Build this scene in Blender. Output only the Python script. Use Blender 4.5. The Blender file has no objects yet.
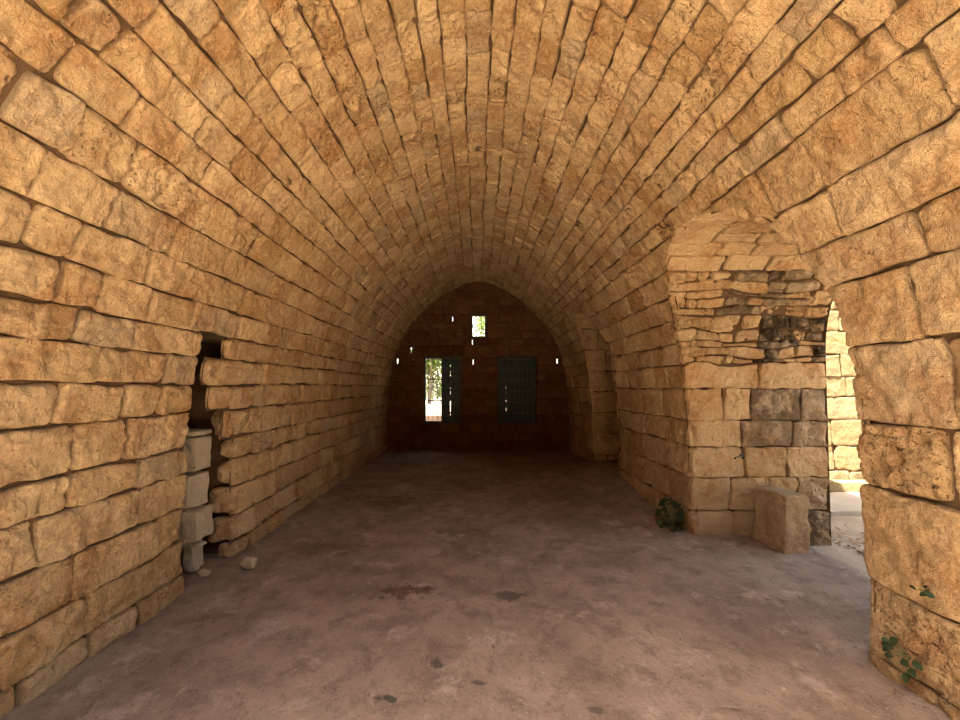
import bpy, math, random
import numpy as np
from mathutils import Vector, Matrix

C = bpy.context.scene.collection
SC = bpy.context.scene
R = math.radians

# ------------------------------------------------------------------ camera
cam_d = bpy.data.cameras.new('camera')
cam_d.sensor_width = 36.0
cam_d.lens = 15.0
cam_d.shift_x = 2 / 960
cam_d.shift_y = 12 / 960
cam_d.clip_start = 0.05
cam_d.clip_end = 300
cam = bpy.data.objects.new('camera', cam_d)
cam.location = (0, 0, 1.6)
cam.rotation_euler = (R(92), 0, 0)
C.objects.link(cam)
SC.camera = cam

# ------------------------------------------------------------------ world, sun, exposure
SUN_EL, SUN_AZ = R(66), R(240)          # azimuth the sunlight comes from, clockwise from +Y
w = bpy.data.worlds.new('world')
SC.world = w
w.use_nodes = True
wn, wl = w.node_tree.nodes, w.node_tree.links
wn.clear()
wo = wn.new('ShaderNodeOutputWorld')
bg = wn.new('ShaderNodeBackground')
sky = wn.new('ShaderNodeTexSky')
sky.sky_type = 'NISHITA'
sky.sun_disc = False
sky.sun_elevation = SUN_EL
sky.sun_rotation = SUN_AZ
sky.air_density = 1.0
sky.dust_density = 2.5
sky.ozone_density = 0.6
bg.inputs['Strength'].default_value = 0.13
tint = wn.new('ShaderNodeMix'); tint.data_type = 'RGBA'; tint.blend_type = 'MULTIPLY'
tint.inputs[0].default_value = 1.0
tint.inputs[7].default_value = (1.0, 0.87, 0.67, 1)      # warm dusty summer haze
wl.new(sky.outputs['Color'], tint.inputs[6])
wl.new(tint.outputs[2], bg.inputs['Color'])
wl.new(bg.outputs['Background'], wo.inputs['Surface'])

sd = bpy.data.lights.new('sun', 'SUN')
sd.energy = 5.5
sd.angle = R(0.55)
sd.color = (1.0, 0.92, 0.80)
sun = bpy.data.objects.new('sun', sd)
to_sun = Vector((math.sin(SUN_AZ) * math.cos(SUN_EL), math.cos(SUN_AZ) * math.cos(SUN_EL), math.sin(SUN_EL)))
sun.rotation_euler = to_sun.to_track_quat('Z', 'Y').to_euler()
sun.location = (-6, -10, 14)
C.objects.link(sun)

SC.view_settings.view_transform = 'Standard'
SC.view_settings.look = 'None'
SC.view_settings.gamma = 1.0
SC.view_settings.use_curve_mapping = False
SC.view_settings.exposure = 3.55

# ------------------------------------------------------------------ numeric helpers
rng = np.random.default_rng(7)
rnd = random.Random(11)
_T = np.random.default_rng(3).random(4096)


def _h(ix, iy, iz):
    n = (ix * 73856093) ^ (iy * 19349663) ^ (iz * 83492791)
    n = (n ^ (n >> 13)) * 1274126177
    return _T[(n ^ (n >> 16)) & 4095]


def vnoise(p):
    p = np.asarray(p, float)
    i = np.floor(p).astype(np.int64)
    f = p - i
    f = f * f * f * (f * (f * 6 - 15) + 10)
    x, y, z = i[..., 0], i[..., 1], i[..., 2]
    fx, fy, fz = f[..., 0], f[..., 1], f[..., 2]
    def L(a, b, t): return a + (b - a) * t
    a = L(L(_h(x, y, z), _h(x + 1, y, z), fx), L(_h(x, y + 1, z), _h(x + 1, y + 1, z), fx), fy)
    b = L(L(_h(x, y, z + 1), _h(x + 1, y, z + 1), fx), L(_h(x, y + 1, z + 1), _h(x + 1, y + 1, z + 1), fx), fy)
    return L(a, b, fz) * 2 - 1


def fbm(p, octs=3, gain=0.5):
    s, a = 0, 1.0
    for k in range(octs):
        s = s + a * vnoise(p * (2.03 ** k) + 17.3 * k)
        a *= gain
    return s


class MB:
    """collects vertices / faces for one mesh object"""
    def __init__(self):
        self.v, self.f, self.fm, self.tone, self.wear, self.kind = [], [], [], [], [], []
        self.n = 0

    def add(self, verts, faces, mat=0, tone=0.5, wear=0.0, kind=0.0):
        verts = np.asarray(verts, float).reshape(-1, 3)
        self.v.append(verts)
        for fc in faces:
            self.f.append([int(i) + self.n for i in fc])
        self.fm += [mat] * len(faces)
        k = len(verts)
        self.tone.append(np.full(k, tone)); self.wear.append(np.full(k, wear)); self.kind.append(np.full(k, kind))
        self.n += k

    def grid(self, P, mat=0, **kw):
        a, b = P.shape[:2]
        idx = np.arange(a * b).reshape(a, b)
        q = np.stack([idx[:-1, :-1], idx[1:, :-1], idx[1:, 1:], idx[:-1, 1:]], -1).reshape(-1, 4)
        self.add(P.reshape(-1, 3), q.tolist(), mat, **kw)

    def box(self, c, s, rot=None, mat=0, **kw):
        x, y, z = [k / 2 for k in s]
        v = np.array([(-x, -y, -z), (x, -y, -z), (x, y, -z), (-x, y, -z), (-x, -y, z), (x, -y, z), (x, y, z), (-x, y, z)])
        if rot is not None:
            v = v @ np.array(rot).T
        self.add(v + np.array(c), [(0, 3, 2, 1), (4, 5, 6, 7), (0, 1, 5, 4), (1, 2, 6, 5), (2, 3, 7, 6), (3, 0, 4, 7)], mat, **kw)

    def tube(self, pts, rad, n=8, mat=0, **kw):
        pts = np.asarray(pts, float)
        rad = np.full(len(pts), rad) if np.isscalar(rad) else np.asarray(rad, float)
        tan = np.gradient(pts, axis=0)
        tan /= np.linalg.norm(tan, axis=1)[:, None] + 1e-9
        up = np.array([0.31, 0.17, 0.93]) if abs(tan[0][2]) < 0.8 else np.array([1.0, 0.1, 0.0])
        rings = []
        for p, t, r in zip(pts, tan, rad):
            a = np.cross(t, up); a /= np.linalg.norm(a); b = np.cross(t, a)
            th = np.linspace(0, 2 * math.pi, n, endpoint=False)
            rings.append(p + r * (np.cos(th)[:, None] * a + np.sin(th)[:, None] * b))
        v = np.concatenate(rings)
        f = []
        for i in range(len(pts) - 1):
            for j in range(n):
                f.append((i * n + j, i * n + (j + 1) % n, (i + 1) * n + (j + 1) % n, (i + 1) * n + j))
        f.append(tuple(range(n))[::-1]); f.append(tuple(range((len(pts) - 1) * n, len(pts) * n)))
        self.add(v, f, mat, **kw)

    def build(self, name, mats, parent=None, smooth=True, origin=None):
        me = bpy.data.meshes.new(name)
        V = np.concatenate(self.v)
        if origin is not None:
            V = V - np.array(origin)
        me.from_pydata(V.tolist(), [], self.f)
        for nm, arr in (('tone', self.tone), ('wear', self.wear), ('kind', self.kind)):
            at = me.attributes.new(nm, 'FLOAT', 'POINT')
            at.data.foreach_set('value', np.concatenate(arr).astype(np.float32))
        for m in (mats if isinstance(mats, (list, tuple)) else [mats]):
            me.materials.append(m)
        me.polygons.foreach_set('material_index', np.array(self.fm, np.int32))
        me.polygons.foreach_set('use_smooth', np.full(len(self.f), smooth))
        me.update()
        o = bpy.data.objects.new(name, me)
        C.objects.link(o)
        if parent:
            o.parent = parent
        elif origin is not None:
            o.location = origin
        return o


def struct(o):
    o['kind'] = 'structure'
    return o


def tag(o, label, cat, group=None, kind=None):
    o['label'] = label
    o['category'] = cat
    if group: o['group'] = group
    if kind: o['kind'] = kind
    return o


def thing(name, loc, label, cat, group=None):
    o = bpy.data.objects.new(name, None)
    o.location = loc
    C.objects.link(o)
    return tag(o, label, cat, group)


# ------------------------------------------------------------------ materials
class NT:
    def __init__(self, name, rough=0.9):
        self.m = bpy.data.materials.new(name)
        self.m.use_nodes = True
        self.t = self.m.node_tree
        self.b = self.t.nodes['Principled BSDF']
        self.b.inputs['Roughness'].default_value = rough
        self.b.inputs['Specular IOR Level'].default_value = 0.15
        self.co = self.n('ShaderNodeTexCoord').outputs['Object']

    def n(self, t, **kw):
        x = self.t.nodes.new(t)
        for k, v in kw.items():
            setattr(x, k, v)
        return x

    def l(self, a, b):
        self.t.links.new(a, b)

    def noise(self, scale, detail=4, rough=0.55, dist=0.0, vec=None):
        x = self.n('ShaderNodeTexNoise')
        x.inputs['Scale'].default_value = scale
        x.inputs['Detail'].default_value = detail
        x.inputs['Roughness'].default_value = rough
        x.inputs['Distortion'].default_value = dist
        self.l(vec or self.co, x.inputs['Vector'])
        return x.outputs['Fac']

    def voro(self, scale, vec=None, feature='F1'):
        x = self.n('ShaderNodeTexVoronoi', feature=feature)
        x.inputs['Scale'].default_value = scale
        self.l(vec or self.co, x.inputs['Vector'])
        return x.outputs['Distance']

    def ss(self, v, a, b, lo=0.0, hi=1.0):
        x = self.n('ShaderNodeMapRange', interpolation_type='SMOOTHSTEP')
        self.l(v, x.inputs['Value'])
        x.inputs['From Min'].default_value = a; x.inputs['From Max'].default_value = b
        x.inputs['To Min'].default_value = lo; x.inputs['To Max'].default_value = hi
        return x.outputs['Result']

    def math(self, op, a, b=0.0, c=None):
        x = self.n('ShaderNodeMath', operation=op)
        for i, v in enumerate((a, b) if c is None else (a, b, c)):
            if hasattr(v, 'default_value') or hasattr(v, 'is_linked'):
                self.l(v, x.inputs[i])
            else:
                x.inputs[i].default_value = v
        return x.outputs[0]

    def mix(self, fac, a, b, mode='MIX'):
        x = self.n('ShaderNodeMix', data_type='RGBA', blend_type=mode)
        for v, s in ((fac, x.inputs['Factor']), (a, x.inputs['A']), (b, x.inputs['B'])):
            s2 = s
            if s.name == 'A' or s.name == 'B':
                s2 = [i for i in x.inputs if i.name == s.name and i.type == 'RGBA'][0]
            elif s.name == 'Factor':
                s2 = [i for i in x.inputs if i.name == 'Factor' and i.type == 'VALUE'][0]
            if hasattr(v, 'is_linked'):
                self.l(v, s2)
            elif isinstance(v, tuple):
                s2.default_value = (*v, 1)
            else:
                s2.default_value = v
        return [o for o in x.outputs if o.type == 'RGBA'][0]

    def attr(self, name):
        return self.n('ShaderNodeAttribute', attribute_name=name).outputs['Fac']

    def bump(self, h, strength=1.0, dist=0.01, prev=None):
        x = self.n('ShaderNodeBump')
        x.inputs['Strength'].default_value = strength
        x.inputs['Distance'].default_value = dist
        self.l(h, x.inputs['Height'])
        if prev is not None:
            self.l(prev, x.inputs['Normal'])
        return x.outputs['Normal']

    def color(self, c):
        if isinstance(c, tuple):
            self.b.inputs['Base Color'].default_value = (*c, 1)
        else:
            self.l(c, self.b.inputs['Base Color'])

    def normal(self, nn):
        self.l(nn, self.b.inputs['Normal'])


def stone_material(name, lo, hi, rust, grey, soot=False):
    t = NT(name, 0.92)
    tone, wear, kind = t.attr('tone'), t.attr('wear'), t.attr('kind')
    base = t.mix(tone, lo, hi)
    # a fraction of the stones is a greyer limestone
    base = t.mix(kind, base, grey)
    # mottling
    n1 = t.noise(3.2, 5, 0.6)
    base = t.mix(t.ss(n1, 0.42, 0.68, 0.0, 0.6), base, rust)
    n2 = t.noise(14, 5, 0.65)
    base = t.mix(t.ss(n2, 0.48, 0.70, 0.0, 0.6), base, hi)
    n3 = t.noise(44, 5, 0.75)
    base = t.mix(t.ss(n3, 0.50, 0.66, 0.0, 0.55), base, rust)
    base = t.mix(t.ss(t.noise(64, 5, 0.75), 0.52, 0.66, 0.0, 0.5), base, hi)
    # dirt in the eroded holes, with relief shade put into the colour
    pit_mask = t.ss(t.noise(4.5, 3, 0.6), 0.55, 0.70)
    pit_mask = t.math('MAXIMUM', t.math('MULTIPLY', pit_mask, 0.75), t.math('MAXIMUM', wear, 0.14))
    vn = t.n('ShaderNodeVectorMath', operation='ADD')
    nz = t.n('ShaderNodeTexNoise'); nz.inputs['Scale'].default_value = 26; nz.inputs['Detail'].default_value = 3
    t.l(t.co, nz.inputs['Vector'])
    sc = t.n('ShaderNodeVectorMath', operation='SCALE'); sc.inputs['Scale'].default_value = 0.08
    t.l(nz.outputs['Color'], sc.inputs[0]); t.l(t.co, vn.inputs[0]); t.l(sc.outputs[0], vn.inputs[1])
    pit = t.ss(t.voro(30, vn.outputs[0]), 0.10, 0.34, 1.0, 0.0)
    pit = t.math('MULTIPLY', pit, pit_mask)
    base = t.mix(t.math('MULTIPLY', pit, 0.7), base, (0.12, 0.05, 0.016))
    if soot:
        sk = t.attr('kind')
        sm = t.math('MULTIPLY', t.ss(sk, 1.2, 2.0), t.ss(t.noise(5.5, 5, 0.65), 0.36, 0.55, 0.25, 1.0))
        base = t.mix(sm, base, (0.035, 0.024, 0.012))
    t.color(base)
    # tooled, weathered relief
    mp = t.n('ShaderNodeMapping'); mp.inputs['Rotation'].default_value = (0.7, 0.5, 0.4); mp.inputs['Scale'].default_value = (1, 1, 0.35)
    t.l(t.co, mp.inputs['Vector'])
    chis = t.noise(42, 4, 0.6, 0.8, mp.outputs[0])
    b1 = t.bump(chis, 1.0, 0.026)
    b2 = t.bump(t.noise(16, 6, 0.7), 1.0, 0.042, b1)
    fine = t.bump(t.noise(90, 5, 0.7), 1.0, 0.009, b2)
    inv = t.math('SUBTRACT', 1.0, pit)
    t.normal(t.bump(inv, 1.0, 0.018, fine))
    return t.m


M_STONE = stone_material('golden_limestone', (0.33, 0.200, 0.088), (0.58, 0.405, 0.225), (0.25, 0.100, 0.028), (0.36, 0.265, 0.165))
M_PIER = stone_material('sooted_limestone', (0.40, 0.245, 0.11), (0.56, 0.39, 0.21), (0.33, 0.145, 0.045), (0.46, 0.35, 0.23), soot=True)
M_DARKSTONE = stone_material('shade_darkened_stone', (0.085, 0.034, 0.014), (0.20, 0.092, 0.038), (0.075, 0.026, 0.010), (0.11, 0.052, 0.027))  # brown stone; shade of the deep end put into its colour
M_PALE = stone_material('pale_limestone', (0.22, 0.158, 0.075), (0.28, 0.21, 0.108), (0.20, 0.125, 0.05), (0.23, 0.18, 0.108))

M_BLOCK = stone_material('grey_white_limestone', (0.46, 0.37, 0.26), (0.58, 0.49, 0.36), (0.42, 0.30, 0.18), (0.44, 0.37, 0.275))

t = NT('lime_mortar', 0.95)
t.color(t.mix(t.noise(9, 4), (0.06, 0.033, 0.016), (0.12, 0.07, 0.036)))
t.normal(t.bump(t.noise(40, 4), 0.8, 0.01))
M_MORTAR = t.m


def floor_material():
    t = NT('packed_earth', 0.95)
    base = t.mix(t.ss(t.noise(1.3, 8, 0.68, 0.15), 0.32, 0.68), (0.172, 0.122, 0.095), (0.280, 0.206, 0.163))
    base = t.mix(t.ss(t.noise(5.5, 8, 0.74, 0.25), 0.46, 0.64, 0, 0.5), base, (0.10, 0.068, 0.050))
    base = t.mix(t.ss(t.noise(3.1, 8, 0.74, 0.3), 0.53, 0.66, 0, 0.65), base, (0.36, 0.285, 0.235))
    base = t.mix(t.ss(t.noise(38, 5, 0.75), 0.57, 0.68, 0, 0.75), base, (0.075, 0.05, 0.036))
    base = t.mix(t.ss(t.noise(75, 3, 0.65), 0.64, 0.70, 0, 0.7), base, (0.42, 0.35, 0.29))
    # stains soaked into the earth, each at its own spot
    wob = t.n('ShaderNodeTexNoise'); wob.inputs['Scale'].default_value = 9; wob.inputs['Detail'].default_value = 5; wob.inputs['Roughness'].default_value = 0.7
    t.l(t.co, wob.inputs['Vector'])
    for (x, y, rx, ry, col, amt) in STAINS:
        s = t.n('ShaderNodeVectorMath', operation='SUBTRACT'); s.inputs[1].default_value = (x, y, 0)
        t.l(t.co, s.inputs[0])
        wv = t.n('ShaderNodeVectorMath', operation='MULTIPLY_ADD')
        wv.inputs[1].default_value = (rx * 4.2, ry * 4.2, 0)
        wsub = t.n('ShaderNodeVectorMath', operation='SUBTRACT'); wsub.inputs[1].default_value = (0.5, 0.5, 0.5)
        t.l(wob.outputs['Color'], wsub.inputs[0]); t.l(wsub.outputs[0], wv.inputs[0]); t.l(s.outputs[0], wv.inputs[2])
        d = t.n('ShaderNodeVectorMath', operation='MULTIPLY'); d.inputs[1].default_value = (1 / rx, 1 / ry, 0)
        t.l(wv.outputs[0], d.inputs[0])
        ln = t.n('ShaderNodeVectorMath', operation='LENGTH'); t.l(d.outputs[0], ln.inputs[0])
        base = t.mix(t.ss(ln.outputs['Value'], 0.45, 1.15, amt, 0.0), base, col)
    t.color(base)
    b = t.bump(t.noise(7, 8, 0.72, 0.15), 0.7, 0.045)
    b = t.bump(t.noise(45, 4, 0.65), 0.6, 0.012, b)
    t.normal(b)
    return t.m


STAINS = [(-0.60, 3.16, 0.20, 0.11, (0.085, 0.045, 0.03), 0.85), (-0.45, 3.20, 0.11, 0.07, (0.07, 0.035, 0.02), 0.7),
          (0.25, 3.10, 0.13, 0.08, (0.075, 0.062, 0.052), 0.9), (-0.45, 2.10, 0.085, 0.03, (0.05, 0.05, 0.035), 0.95),
          (-0.22, 2.36, 0.05, 0.04, (0.07, 0.06, 0.05), 0.9), (0.0, 2.22, 0.05, 0.03, (0.07, 0.055, 0.045), 0.8),
          (-1.3, 5.7, 0.55, 0.25, (0.09, 0.055, 0.04), 0.6), (0.6, 2.02, 0.05, 0.025, (0.07, 0.06, 0.05), 0.8),
          (0.9, 4.2, 0.25, 0.08, (0.14, 0.09, 0.065), 0.6), (-1.55, 4.0, 0.5, 0.2, (0.12, 0.07, 0.05), 0.45)]
M_FLOOR = floor_material()

t = NT('courtyard_earth', 0.95)
cg = t.mix(t.ss(t.noise(2.2, 6, 0.65), 0.35, 0.65), (0.25, 0.19, 0.137), (0.36, 0.285, 0.212))
t.color(t.mix(t.ss(t.noise(18, 5, 0.7), 0.5, 0.7, 0, 0.6), cg, (0.20, 0.15, 0.11)))
t.normal(t.bump(t.noise(14, 5, 0.7), 0.8, 0.04))
M_YARD = t.m


t = NT('pale_bounce_ground', 0.95)
t.color(t.mix(t.ss(t.noise(30, 5, 0.7), 0.4, 0.62), (0.50, 0.41, 0.29), (0.72, 0.63, 0.48)))
t.normal(t.bump(t.noise(60, 4, 0.7), 0.8, 0.02))
M_BOUNCE = t.m  # bright surface for the added bounce ground behind the camera


def plain(name, c1, c2, rough=0.7, scale=12, bump=0.3, dist=0.004, spec=0.3):
    t = NT(name, rough)
    t.b.inputs['Specular IOR Level'].default_value = spec
    t.color(t.mix(t.ss(t.noise(scale, 5, 0.6), 0.35, 0.68), c1, c2))
    t.normal(t.bump(t.noise(scale * 4, 4, 0.6), bump, dist))
    return t.m


M_GREEN = plain('green_painted_steel', (0.010, 0.022, 0.018), (0.019, 0.036, 0.031), 0.55, 9)
M_BAR = plain('grey_green_bar_paint', (0.035, 0.045, 0.038), (0.055, 0.065, 0.055), 0.5, 20)
M_IRON = plain('rusty_iron', (0.05, 0.04, 0.035), (0.10, 0.065, 0.045), 0.6, 30)
M_WOOD = plain('weathered_timber', (0.06, 0.035, 0.02), (0.11, 0.065, 0.035), 0.8, 20)
M_BARK = plain('grey_bark', (0.16, 0.12, 0.09), (0.30, 0.24, 0.19), 0.9, 14, 0.9, 0.03)
M_PLASTER = plain('white_plaster', (0.28, 0.255, 0.21), (0.34, 0.32, 0.275), 0.9, 5)
M_ADOBE = plain('brown_garden_wall', (0.065, 0.040, 0.023), (0.09, 0.058, 0.035), 0.9, 5, 0.6, 0.02)
M_DRY = plain('dry_leaf', (0.13, 0.075, 0.04), (0.30, 0.19, 0.10), 0.85, 9)
M_STEM = plain('green_stem', (0.07, 0.10, 0.035), (0.13, 0.14, 0.06), 0.7, 20)
M_CONC = plain('pale_concrete', (0.27, 0.23, 0.18), (0.34, 0.295, 0.24), 0.9, 4, 0.5, 0.01)


def leaf_material(name, a, b, transl=0.35):
    t = NT(name, 0.55)
    t.color(t.mix(t.attr('tone'), a, b))
    t.b.inputs['Specular IOR Level'].default_value = 0.3
    tr = t.n('ShaderNodeBsdfTranslucent')
    tr.inputs['Color'].default_value = (*b, 1)
    mx = t.n('ShaderNodeMixShader'); mx.inputs[0].default_value = transl
    out = t.t.nodes['Material Output']
    t.l(t.b.outputs[0], mx.inputs[1]); t.l(tr.outputs[0], mx.inputs[2]); t.l(mx.outputs[0], out.inputs['Surface'])
    return t.m


M_LEAF = leaf_material('dark_green_leaf', (0.014, 0.024, 0.009), (0.032, 0.048, 0.016), 0.12)
M_TREE = leaf_material('bright_tree_leaf', (0.035, 0.07, 0.010), (0.11, 0.15, 0.024), 0.45)

# ------------------------------------------------------------------ vault profile
HALF = np.array([(2.25, 0), (2.26, .5), (2.255, 1.0), (2.235, 1.4), (2.19, 1.85), (2.11, 2.25), (1.97, 2.62), (1.80, 2.93),
                 (1.56, 3.27), (1.27, 3.57), (.92, 3.86), (.5, 4.10), (0.2, 4.205), (0, 4.235)])


def catmull(P, k=24):
    out = []
    Q = np.vstack([2 * P[0] - P[1], P, 2 * P[-1] - P[-2]])
    for i in range(1, len(Q) - 2):
        for j in range(k):
            s = j / k
            a, b, c, d = Q[i - 1], Q[i], Q[i + 1], Q[i + 2]
            out.append(0.5 * ((2 * b) + (c - a) * s + (2 * a - 5 * b + 4 * c - d) * s * s + (3 * b - a - 3 * c + d) * s ** 3))
    out.append(P[-1])
    return np.array(out)


half = catmull(HALF)
full = np.vstack([half, (half * np.array([-1, 1]))[::-1][1:]])
arc = np.concatenate([[0], np.cumsum(np.linalg.norm(np.diff(full, axis=0), axis=1))])
VT = arc[-1]
tang = np.gradient(full, arc, axis=0)
nrm = np.stack([-tang[:, 1], tang[:, 0]], 1)
nrm /= np.linalg.norm(nrm, axis=1)[:, None]
MOUTH, BACK = 0.80, 10.0


def xw(h):
    return np.interp(h, half[:, 1], half[:, 0])


def vh(h):
    return float(np.interp(h, half[:, 1], arc[:len(half)]))


def hv(v):
    return np.interp(np.minimum(v, VT - v), arc[:len(half)], half[:, 1])


def vault_map(u, v):
    x = np.interp(v, arc, full[:, 0]); z = np.interp(v, arc, full[:, 1])
    nx = np.interp(v, arc, nrm[:, 0]); nz = np.interp(v, arc, nrm[:, 1])
    P = np.stack([x, u, z], -1)
    N = np.stack([nx, np.zeros_like(nx), nz], -1)
    # gentle irregularity of the whole vault
    k = 0.016 * vnoise(np.stack([u * 0.55, v * 0.5, np.full_like(u, 3.0)], -1)) * np.minimum(1, np.maximum(0, u + 1.5))
    return P + N * k[..., None], N


# ------------------------------------------------------------------ masonry
def knots(Wd, r, res, ring=True):
    """positions across a stone of width Wd (metres from its edge)"""
    r = min(r, Wd * 0.4)
    e = [0, 0.12 * r, 0.4 * r, r] if res < 0.035 else [0, 0.35 * r, r]
    k = max(1, int(round((Wd - 2 * r) / res)))
    mid = list(np.linspace(r, Wd - r, k + 1))[1:-1]
    a = e + mid + [Wd - x for x in e[::-1]]
    return np.array([0.0] + a + [Wd])


def stone(mb, fmap, uL, uR, vb, vt, res, gap=0.0035, r=0.02, depth=0.07, amp=0.013, prot=0.012, kind=None, wear=None, tone=None,
          back=True, rc=0.03, round_ends=1.0):
    uc = 0.5 * (float(uL(np.array(0.5 * (vb(0.0) + vt(0.0))))) + float(uR(np.array(0.5 * (vb(0.0) + vt(0.0))))))
    b0, t0 = float(vb(uc)), float(vt(uc))
    vm = 0.5 * (b0 + t0)
    Wd = float(uR(np.array(vm))) - float(uL(np.array(vm)))
    Hd = t0 - b0
    if Wd < 0.03 or Hd < 0.015:
        return
    g = gap * (rng.uniform(0.3, 1.6) if rng.random() < 0.85 else rng.uniform(1.6, 3.5))
    r = min(r * rng.uniform(0.7, 1.3), 0.3 * Hd)
    rc = min(rc * rng.uniform(0.4, 1.4), 0.35 * Hd, 0.35 * Wd)
    gu = 1.5 * g + 0.0015
    a = knots(Wd - 2 * gu, r, res); b = knots(Hd - 2 * g, r, res)
    A, B = np.meshgrid(a, b, indexing='ij')
    w2, h2 = (Wd - 2 * gu) / 2, (Hd - 2 * g) / 2
    d = np.minimum(np.minimum(A, 2 * w2 - A), np.minimum(B, 2 * h2 - B))
    x, y = A - w2, B - h2
    qx = np.maximum(np.abs(x) - (w2 - rc), 0); qy = np.maximum(np.abs(y) - (h2 - rc), 0)
    l = np.hypot(qx, qy); m = np.maximum(qx, qy)
    s = np.where(l > 1e-9, m / np.maximum(l, 1e-9), 1.0)
    x = np.sign(x) * (np.minimum(np.abs(x), w2 - rc) + qx * s)
    y = np.sign(y) * (np.minimum(np.abs(y), h2 - rc) + qy * s)
    off = rng.uniform(-50, 50, 3)
    # irregular outline
    wob = min(0.016, 0.085 * Hd)
    q = np.stack([x * 8, y * 8, np.zeros_like(x)], -1) + off
    x = x + wob * vnoise(q); y = y + wob * vnoise(q + 31.7)
    S = np.clip((x + w2 + gu) / Wd, 0, 1); T = np.clip((y + h2 + g) / Hd, 0, 1)
    v0 = b0 + (t0 - b0) * T
    l0, r0 = uL(v0), uR(v0)
    U = l0 + (r0 - l0) * S
    V = vb(U) + (vt(U) - vb(U)) * T
    P, N = fmap(U, V)
    e = np.clip(1 - d / r, 0, 1)
    hgt = -r * (1 - np.sqrt(np.maximum(0, 1 - e * e)))
    if wear is None:
        wear = float(rng.random() < 0.16) * rng.uniform(0.5, 1.0)
    pw = P * 1.0 + off * 0.13
    hgt = hgt + amp * 1.15 * fbm(pw * 7.5, 2) * (1 + wear)
    cel = 1 - np.abs(vnoise(pw * 11 + 3.3))          # broad tool scallops
    hgt = hgt - amp * 0.9 * np.maximum(0, cel - 0.72) / 0.28
    if res < 0.05:
        n2 = fbm(pw * 26, 2)
        hgt = hgt + amp * 0.62 * n2
        if wear > 0:
            ridg = 1 - np.abs(vnoise(pw * 19 + 9))
            hgt = hgt - wear * 0.026 * np.maximum(0, ridg - 0.62) / 0.38
    hgt = hgt + rng.uniform(-1, 1) * prot + rng.normal(0, 0.03) * x * 0.6 + rng.normal(0, 0.045) * y * 0.6
    ring = np.zeros_like(d, bool); ring[0, :] = ring[-1, :] = True; ring[:, 0] = ring[:, -1] = True
    hgt = np.where(ring, -depth, hgt)
    if kind is None:
        kind = rng.uniform(0.4, 1.0) if rng.random() < 0.17 else rng.uniform(0, 0.25)
    if tone is None:
        tone = float(np.clip(rng.normal(0.5, 0.28), 0, 1))
    mb.grid(P + N * hgt[..., None], 0, tone=tone, wear=wear, kind=kind)
    if back:
        S2, T2 = np.meshgrid(np.linspace(0, 1, 3), np.linspace(0, 1, 4), indexing='ij')
        v0 = b0 + (t0 - b0) * T2
        U = uL(v0) + (uR(v0) - uL(v0)) * S2
        V = vb(U) + (vt(U) - vb(U)) * T2
        P, N = fmap(U, V)
        mb.grid(P - N * (depth - 0.022), 1)


def course_line(v, seed, amp=0.010, fr=1.1):
    def f(u):
        u = np.asarray(u, float)
        return v + amp * vnoise(np.stack([u * fr + seed * 7.31, np.full_like(u, seed * 3.17), np.zeros_like(u)], -1))
    return f


def const(v):
    return lambda u: v + np.zeros_like(np.asarray(u, float))


def lay_course(mb, fmap, vb, vt, u0, u1, res_of, lens, step=None, **kw):
    """stones along one course between boundary curves u0(v), u1(v)"""
    vm = 0.5 * (float(vb(0.0)) + float(vt(0.0)))
    a, z = float(u0(np.array(vm))), float(u1(np.array(vm)))
    H = float(vt(0.0)) - float(vb(0.0))
    cuts = []
    x = a
    while True:
        x += rng.uniform(*lens) * (1.45 if rng.random() < 0.10 else 1)
        if x > z - lens[0] * 0.75:
            break
        cuts.append(x)
    left = u0
    for c in cuts + [None]:
        if c is None:
            right = u1
        else:
            sl = rng.normal(0, 0.05)
            right = (lambda c, sl: (lambda v: c + sl * (np.asarray(v, float) - vm)))(c, sl)
        um = 0.5 * (float(left(np.array(vm))) + float(right(np.array(vm))))
        k = dict(kw)
        if step:
            k.update(step(um, vm))
        stone(mb, fmap, left, right, vb, vt, res_of(um), **k)
        left = right


def res_vault(u):
    if u < 1.1: return 0.06
    if u < 3.2: return 0.0145
    if u < 4.6: return 0.019
    if u < 6.5: return 0.032
    return 0.045


# arched openings in the right-hand side: centre, half width, springing, rise, shape
ARCH = dict(c=3.32, w=0.95, s=1.83, r=1.15, far=2.5, near=2.0)
NICHE = dict(c=7.20, w=0.72, s=1.90, r=1.08, far=2.2, near=2.0)


def arch_near(A):
    def f(h):
        h = np.asarray(h, float)
        k = np.clip((h - A['s']) / A['r'], 0, 1)
        return A['c'] - A['w'] * (1 - k ** A['near']) ** (1 / A['near'])
    return f


def arch_far(A):
    def f(h):
        h = np.asarray(h, float)
        k = np.clip((h - A['s']) / A['r'], 0, 1)
        return A['c'] + A['w'] * (1 - k ** A['far']) ** (1 / A['far'])
    return f


TOPH = 2.98
NEAR_H = [0, .08, .49, 1.03, 1.40, 1.83, 2.20, 2.44, 2.70, TOPH]
FAR_H = [0, .28, .63, .95, 1.23, 1.57, 1.83, 2.06, 2.30, 2.53, 2.76, TOPH]
LEFT_H = [0, .15, .40, .66, .92, 1.12, 1.39, 1.61, 1.83, 2.02, 2.24, 2.46, 2.68, 2.90]
SPLIT = 1.83

mb_r, mb_l, mb_c = MB(), MB(), MB()
fv = lambda fh, o: (lambda v: fh(hv(np.asarray(v, float))) + o)

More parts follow.
